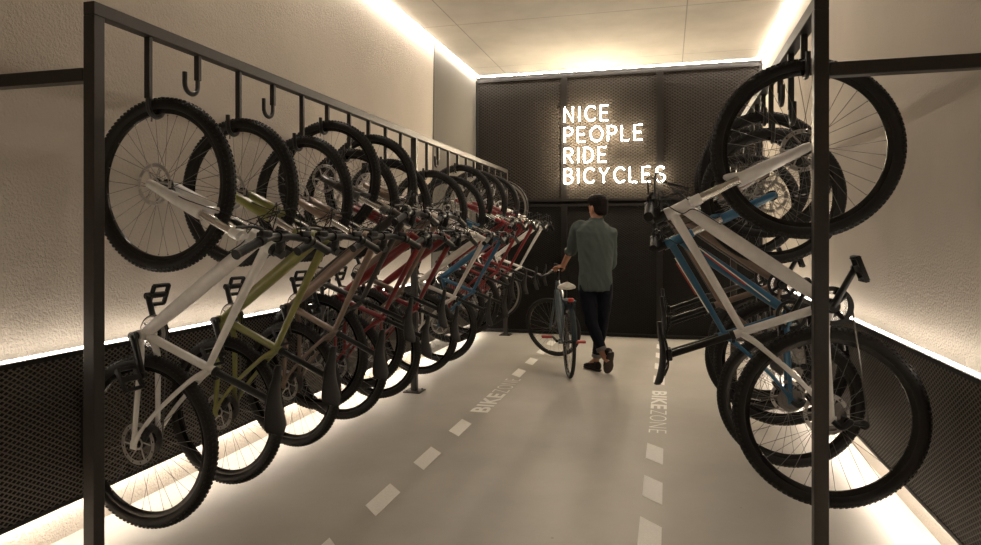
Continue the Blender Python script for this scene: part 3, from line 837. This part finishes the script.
SR, ER, WR_ = V((.146, .015, 1.352)), V((.165, .10, 1.06)), V((.08, .27, .965))
HL, KL, AL = V((-.085, 0, .88)), V((-.045, -.035, .50)), V((.055, -.125, .205))
HR, KR, AR = V((.085, -.01, .88)), V((.07, .035, .48)), V((.02, .10, .10))
def body(bm):
    loft(bm, [((0, 0, .80), (.11, 0, 0), (0, .085, 0)), ((0, 0, .95), (.12, 0, 0), (0, .085, 0)), ((.005, .015, 1.15), (.14, 0, 0), (0, .10, 0)), ((.0, .02, 1.30), (.150, 0, 0), (0, .095, 0)), ((.005, .025, 1.41), (.105, 0, 0), (0, .065, 0)), ((.012, .03, 1.45), (.062, 0, 0), (0, .058, 0)), ((.022, .045, 1.50), (.054, 0, 0), (0, .056, 0)), ((.03, .05, 1.56), (.05, 0, 0), (0, .055, 0))], 24)
    for a, b, c in ((SL, EL, WL), (SR, ER, WR_)):
        ctube(bm, [a.lerp(V((0, .02, 1.33)), .4), a, a.lerp(b, .5), b, b.lerp(c, .3), c], [.04, .045, .041, .034, .036, .026], 14)
    for a, b, c in ((HL, KL, AL), (HR, KR, AR)):
        ctube(bm, [a, a.lerp(b, .4), b, b.lerp(c, .3), b.lerp(c, .75), c], [.055, .068, .050, .050, .036, .034], 16)
    for a, toe in ((AL, V((.095, -.150, .14))), (AR, V((-.03, .22, .03)))):
        ctube(bm, [a + V((0, 0, .0)), a.lerp(toe, .5), toe], [.036, .034, .022], 12)
    # head
    def R(x, y, z, a, b): return (HP(x, y, z), hx * a, hf * b)
    loft(bm, [R(0, .045, -.112, .022, .022), R(0, .03, -.10, .045, .052), R(0, .012, -.075, .057, .078), R(0, .006, -.04, .066, .088), R(0, .002, 0, .072, .094), R(0, -.004, .04, .074, .094), R(0, -.006, .07, .066, .082), R(0, -.008, .092, .047, .06), R(0, -.008, .104, .018, .025)], 24)
    tube(bm, [HP(0, .088, .012), HP(0, .104, -.012), HP(0, .113, -.03), HP(0, .095, -.038)], [.009, .011, .014, .010], 10)          # nose
    for s in (-1, 1):
        tube(bm, [HP(s * .0115, .098, -.035), HP(s * .013, .088, -.035)], .008, 8)
        tube(bm, [HP(s * .05, .075, .022), HP(s * .03, .089, .027), HP(s * .012, .091, .022)], [.006, .008, .006], 8)                # brow
        c = HP(s * .074, -.008, -.012)
        loft(bm, [(c + hf * .0 - hx * s * .01, hf * .014, hz * .024), (c + hx * s * .008 - hf * .006, hf * .019, hz * .032), (c + hx * s * .014 - hf * .012, hf * .014, hz * .028)], 14)   # ear
    ctube(bm, [HP(-.024, .084, -.062), HP(-.008, .095, -.058), HP(.008, .095, -.058), HP(.024, .084, -.062)], [.003, .006, .006, .003], 8)
    ctube(bm, [HP(-.02, .083, -.070), HP(0, .093, -.071), HP(.02, .083, -.070)], [.003, .007, .003], 8)
    # hands
    hand(bm, WL, WL + V((-.048, .062, -.012)), (-.82, -.40, .0), (-.35, .80, -.35), (-.25, .30, -.9), (0, -.25, -1), [(.2, .7, -.6), (-.3, .6, -.6), (-.6, .4, -.6)], -1)
    hand(bm, WR_, WR_ + V((-.055, .05, -.045)), (.30, .30, -.75), (-.8, .35, -.45), (-.85, -.1, -.45), (-.7, -.5, -.3), [(-.5, .5, .3), (-.8, .2, .0), (-.8, 0, -.3)], 1)
person = solid('person', body, M['skin'], .0052, it=1)
def shirt(bm):
    loft(bm, [((-.002, -.0, .795), (.163, 0, .0), (0, .128, 0)), ((-.002, .0, .86), (.16, 0, 0), (0, .127, 0)), ((0, .008, .98), (.156, 0, 0), (0, .125, 0)), ((.003, .015, 1.10), (.164, 0, 0), (0, .128, 0)), ((.003, .02, 1.24), (.178, 0, -.01), (0, .132, 0)), ((.003, .022, 1.342), (.184, 0, -.022), (0, .122, 0)), ((.003, .026, 1.405), (.158, 0, -.022), (0, .098, 0)), ((.006, .032, 1.443), (.115, 0, -.012), (0, .078, 0)), ((.012, .036, 1.470), (.068, 0, -.004), (0, .066, 0)), ((.016, .040, 1.497), (.064, 0, 0), (0, .064, 0))], 32)
    ctube(bm, [V((-.08, .035, 1.35)), SL + V((.012, 0, -.005)), SL.lerp(EL, .5) + V((-.004, 0, 0)), EL, EL.lerp(WL, .22)], [.07, .070, .063, .058, .055], 20)
    ctube(bm, [V((.08, .02, 1.30)), SR + V((.0, 0, -.008)), SR.lerp(ER, .5), ER, ER.lerp(WR_, .3)], [.072, .068, .060, .056, .053], 20)
    for a, b, t in ((EL, WL, .2), (ER, WR_, .28)):
        p = a.lerp(b, t); d = (b - a).normalized()
        tube(bm, [p - d * .014, p - d * .01, p + d * .022, p + d * .026], [.052, .060, .059, .050], 20)
sh = solid('shirt', shirt, M['shirt'], .0075, person, 3); wrinkle(sh, .0055, 13)
def pants(bm):
    loft(bm, [((0, 0, .76), (.05, 0, 0), (0, .06, 0)), ((0, 0, .80), (.145, 0, 0), (0, .105, 0)), ((0, 0, .88), (.138, 0, 0), (0, .105, 0)), ((0, 0, .95), (.13, 0, 0), (0, .10, 0))], 24)
    ctube(bm, [HL, HL.lerp(KL, .25), HL.lerp(KL, .6), KL, KL.lerp(AL, .4), KL.lerp(AL, .84)], [.078, .088, .078, .062, .055, .046], 20)
    ctube(bm, [HR, HR.lerp(KR, .25), HR.lerp(KR, .6), KR, KR.lerp(AR, .4), KR.lerp(AR, .84)], [.078, .088, .078, .062, .055, .046], 20)
pn = solid('trousers', pants, M['jeans'], .0075, person, 3); wrinkle(pn, .003, 17)
for a, b in ((KL, AL), (KR, AR)):
    bm = bmesh.new(); p = a.lerp(b, .86); d = (b - a).normalized()
    tube(bm, [p - d * .022, p - d * .020, p + d * .016, p + d * .018, p + d * .012], [.044, .051, .050, .046, .04], 20); obj('rolled_cuff', bm, M['cuff'], pn)
def shoe(heel, toe, up, nm):
    heel, toe, up = V(heel), V(toe), V(up); f = (toe - heel).normalized(); sd = f.cross(up).normalized(); up = sd.cross(f).normalized(); L = (toe - heel).length
    def r(t, w, h0, h1): c = heel + f * (t * L); return (c + up * ((h0 + h1) / 2), sd * w, up * ((h1 - h0) / 2))
    bm = bmesh.new()
    loft(bm, [r(.0, .022, .014, .06), r(.05, .034, .010, .088), r(.2, .038, .008, .098), r(.36, .038, .008, .092), r(.5, .042, .008, .072), (r(.7, .046, .008, .056)), r(.87, .042, .008, .044), r(.97, .028, .010, .034), r(1., .012, .014, .026)], 22)
    o = remesh(obj('shoe', bm, M['shoe'], person), .006, 2)
    bm = bmesh.new()
    loft(bm, [r(-.015, .018, -.006, .018), r(.04, .036, -.006, .020), r(.2, .040, -.006, .018), r(.45, .038, -.005, .016), r(.68, .049, -.006, .016), r(.87, .045, -.005, .017), r(.98, .028, -.002, .018), r(1.015, .010, .002, .018)], 22); obj('sole', bm, M['sole'], o)
    bm = bmesh.new()
    for t in (.42, .5, .58, .66):
        c = heel + f * (t * L) + up * (.088 - (t - .42) * .12); tube(bm, [c - sd * .024 - up * .006, c + up * .004, c + sd * .024 - up * .006], .0032, 6)
    obj('laces', bm, M['cuff'], o)
    bm = bmesh.new()
    for k in (.36, .44, .52):
        for s in (-1, 1):
            c = heel + f * (k * L) + sd * (s * .042); tube(bm, [c + up * .018, c - f * .02 + up * .06 - sd * s * .004], .003, 6)
    obj('shoe_stripe', bm, M['sole'], o)
shoe((.112, -.205, .232), (.112, -.055, .008), (-.25, .85, .5), 'L')
shoe((.045, .045, .008), (-.055, .285, .008), (0, 0, 1), 'R')
def hair(bm):
    def R(x, y, z, a, b): return (HP(x, y, z), hx * a, hf * b)
    loft(bm, [R(0, -.062, -.085, .040, .022), R(0, -.052, -.070, .060, .044), R(0, -.045, -.045, .072, .058), R(0, -.036, -.01, .080, .070), R(0, -.022, .025, .087, .088), R(0, -.008, .058, .091, .104), R(0, .002, .09, .086, .104), R(0, .006, .115, .068, .084), R(0, .006, .130, .036, .045)], 28)
    for k in range(70):
        a = random.uniform(0, 2 * pi); rr = random.uniform(.3, 1)
        p = HP(.07 * rr * cos(a), .005 + .085 * rr * sin(a), .115 - .05 * rr * rr)
        tube(bm, [p - hz * .012, p + V((random.uniform(-.008, .008), random.uniform(-.008, .008), .006)), p + V((random.uniform(-.022, .022), random.uniform(-.022, .022), .016))], [.010, .008, .004], 6)
solid('hair', hair, M['hair'], .005, person, 2)
for s in (-1, 1):
    bm = bmesh.new(); bmesh.ops.create_icosphere(bm, subdivisions=2, radius=.0115, matrix=Matrix.Translation(HP(s * .031, .0765, .008))); e = obj('eye', bm, M['eye'], person)
    bm = bmesh.new(); bmesh.ops.create_icosphere(bm, subdivisions=2, radius=.0062, matrix=Matrix.Translation(HP(s * .031, .0825, .008))); obj('iris', bm, M['blk'], e)
person.location = (-.67, 6.45, 0); person.rotation_euler = (0, 0, radians(14.9))
tag(person, 'person in grey green shirt and dark trousers leaning on the city bike', 'person')


# ------------------------------------------------------------------ camera, world, view
cam = bpy.data.cameras.new('camera'); co = bpy.data.objects.new('camera', cam); COL.objects.link(co)
cam.sensor_fit = 'HORIZONTAL'; cam.sensor_width = 36; cam.lens = 665 / 981 * 36; cam.shift_y = -37.5 / 981; cam.clip_start = .05
co.location = (0, 0, 1.33); co.rotation_euler = (pi / 2, 0, radians(14.9))
S.camera = co
w = bpy.data.worlds.new('world'); S.world = w; w.use_nodes = True
w.node_tree.nodes['Background'].inputs[0].default_value = (1, .85, .7, 1); w.node_tree.nodes['Background'].inputs[1].default_value = .0
S.view_settings.view_transform = 'Standard'; S.view_settings.look = 'None'; S.view_settings.gamma = 1; S.view_settings.exposure = 1.3
S.view_settings.use_curve_mapping = False
try:
    S.cycles.use_denoising = True; S.cycles.max_bounces = 8; S.cycles.diffuse_bounces = 5
except Exception: pass
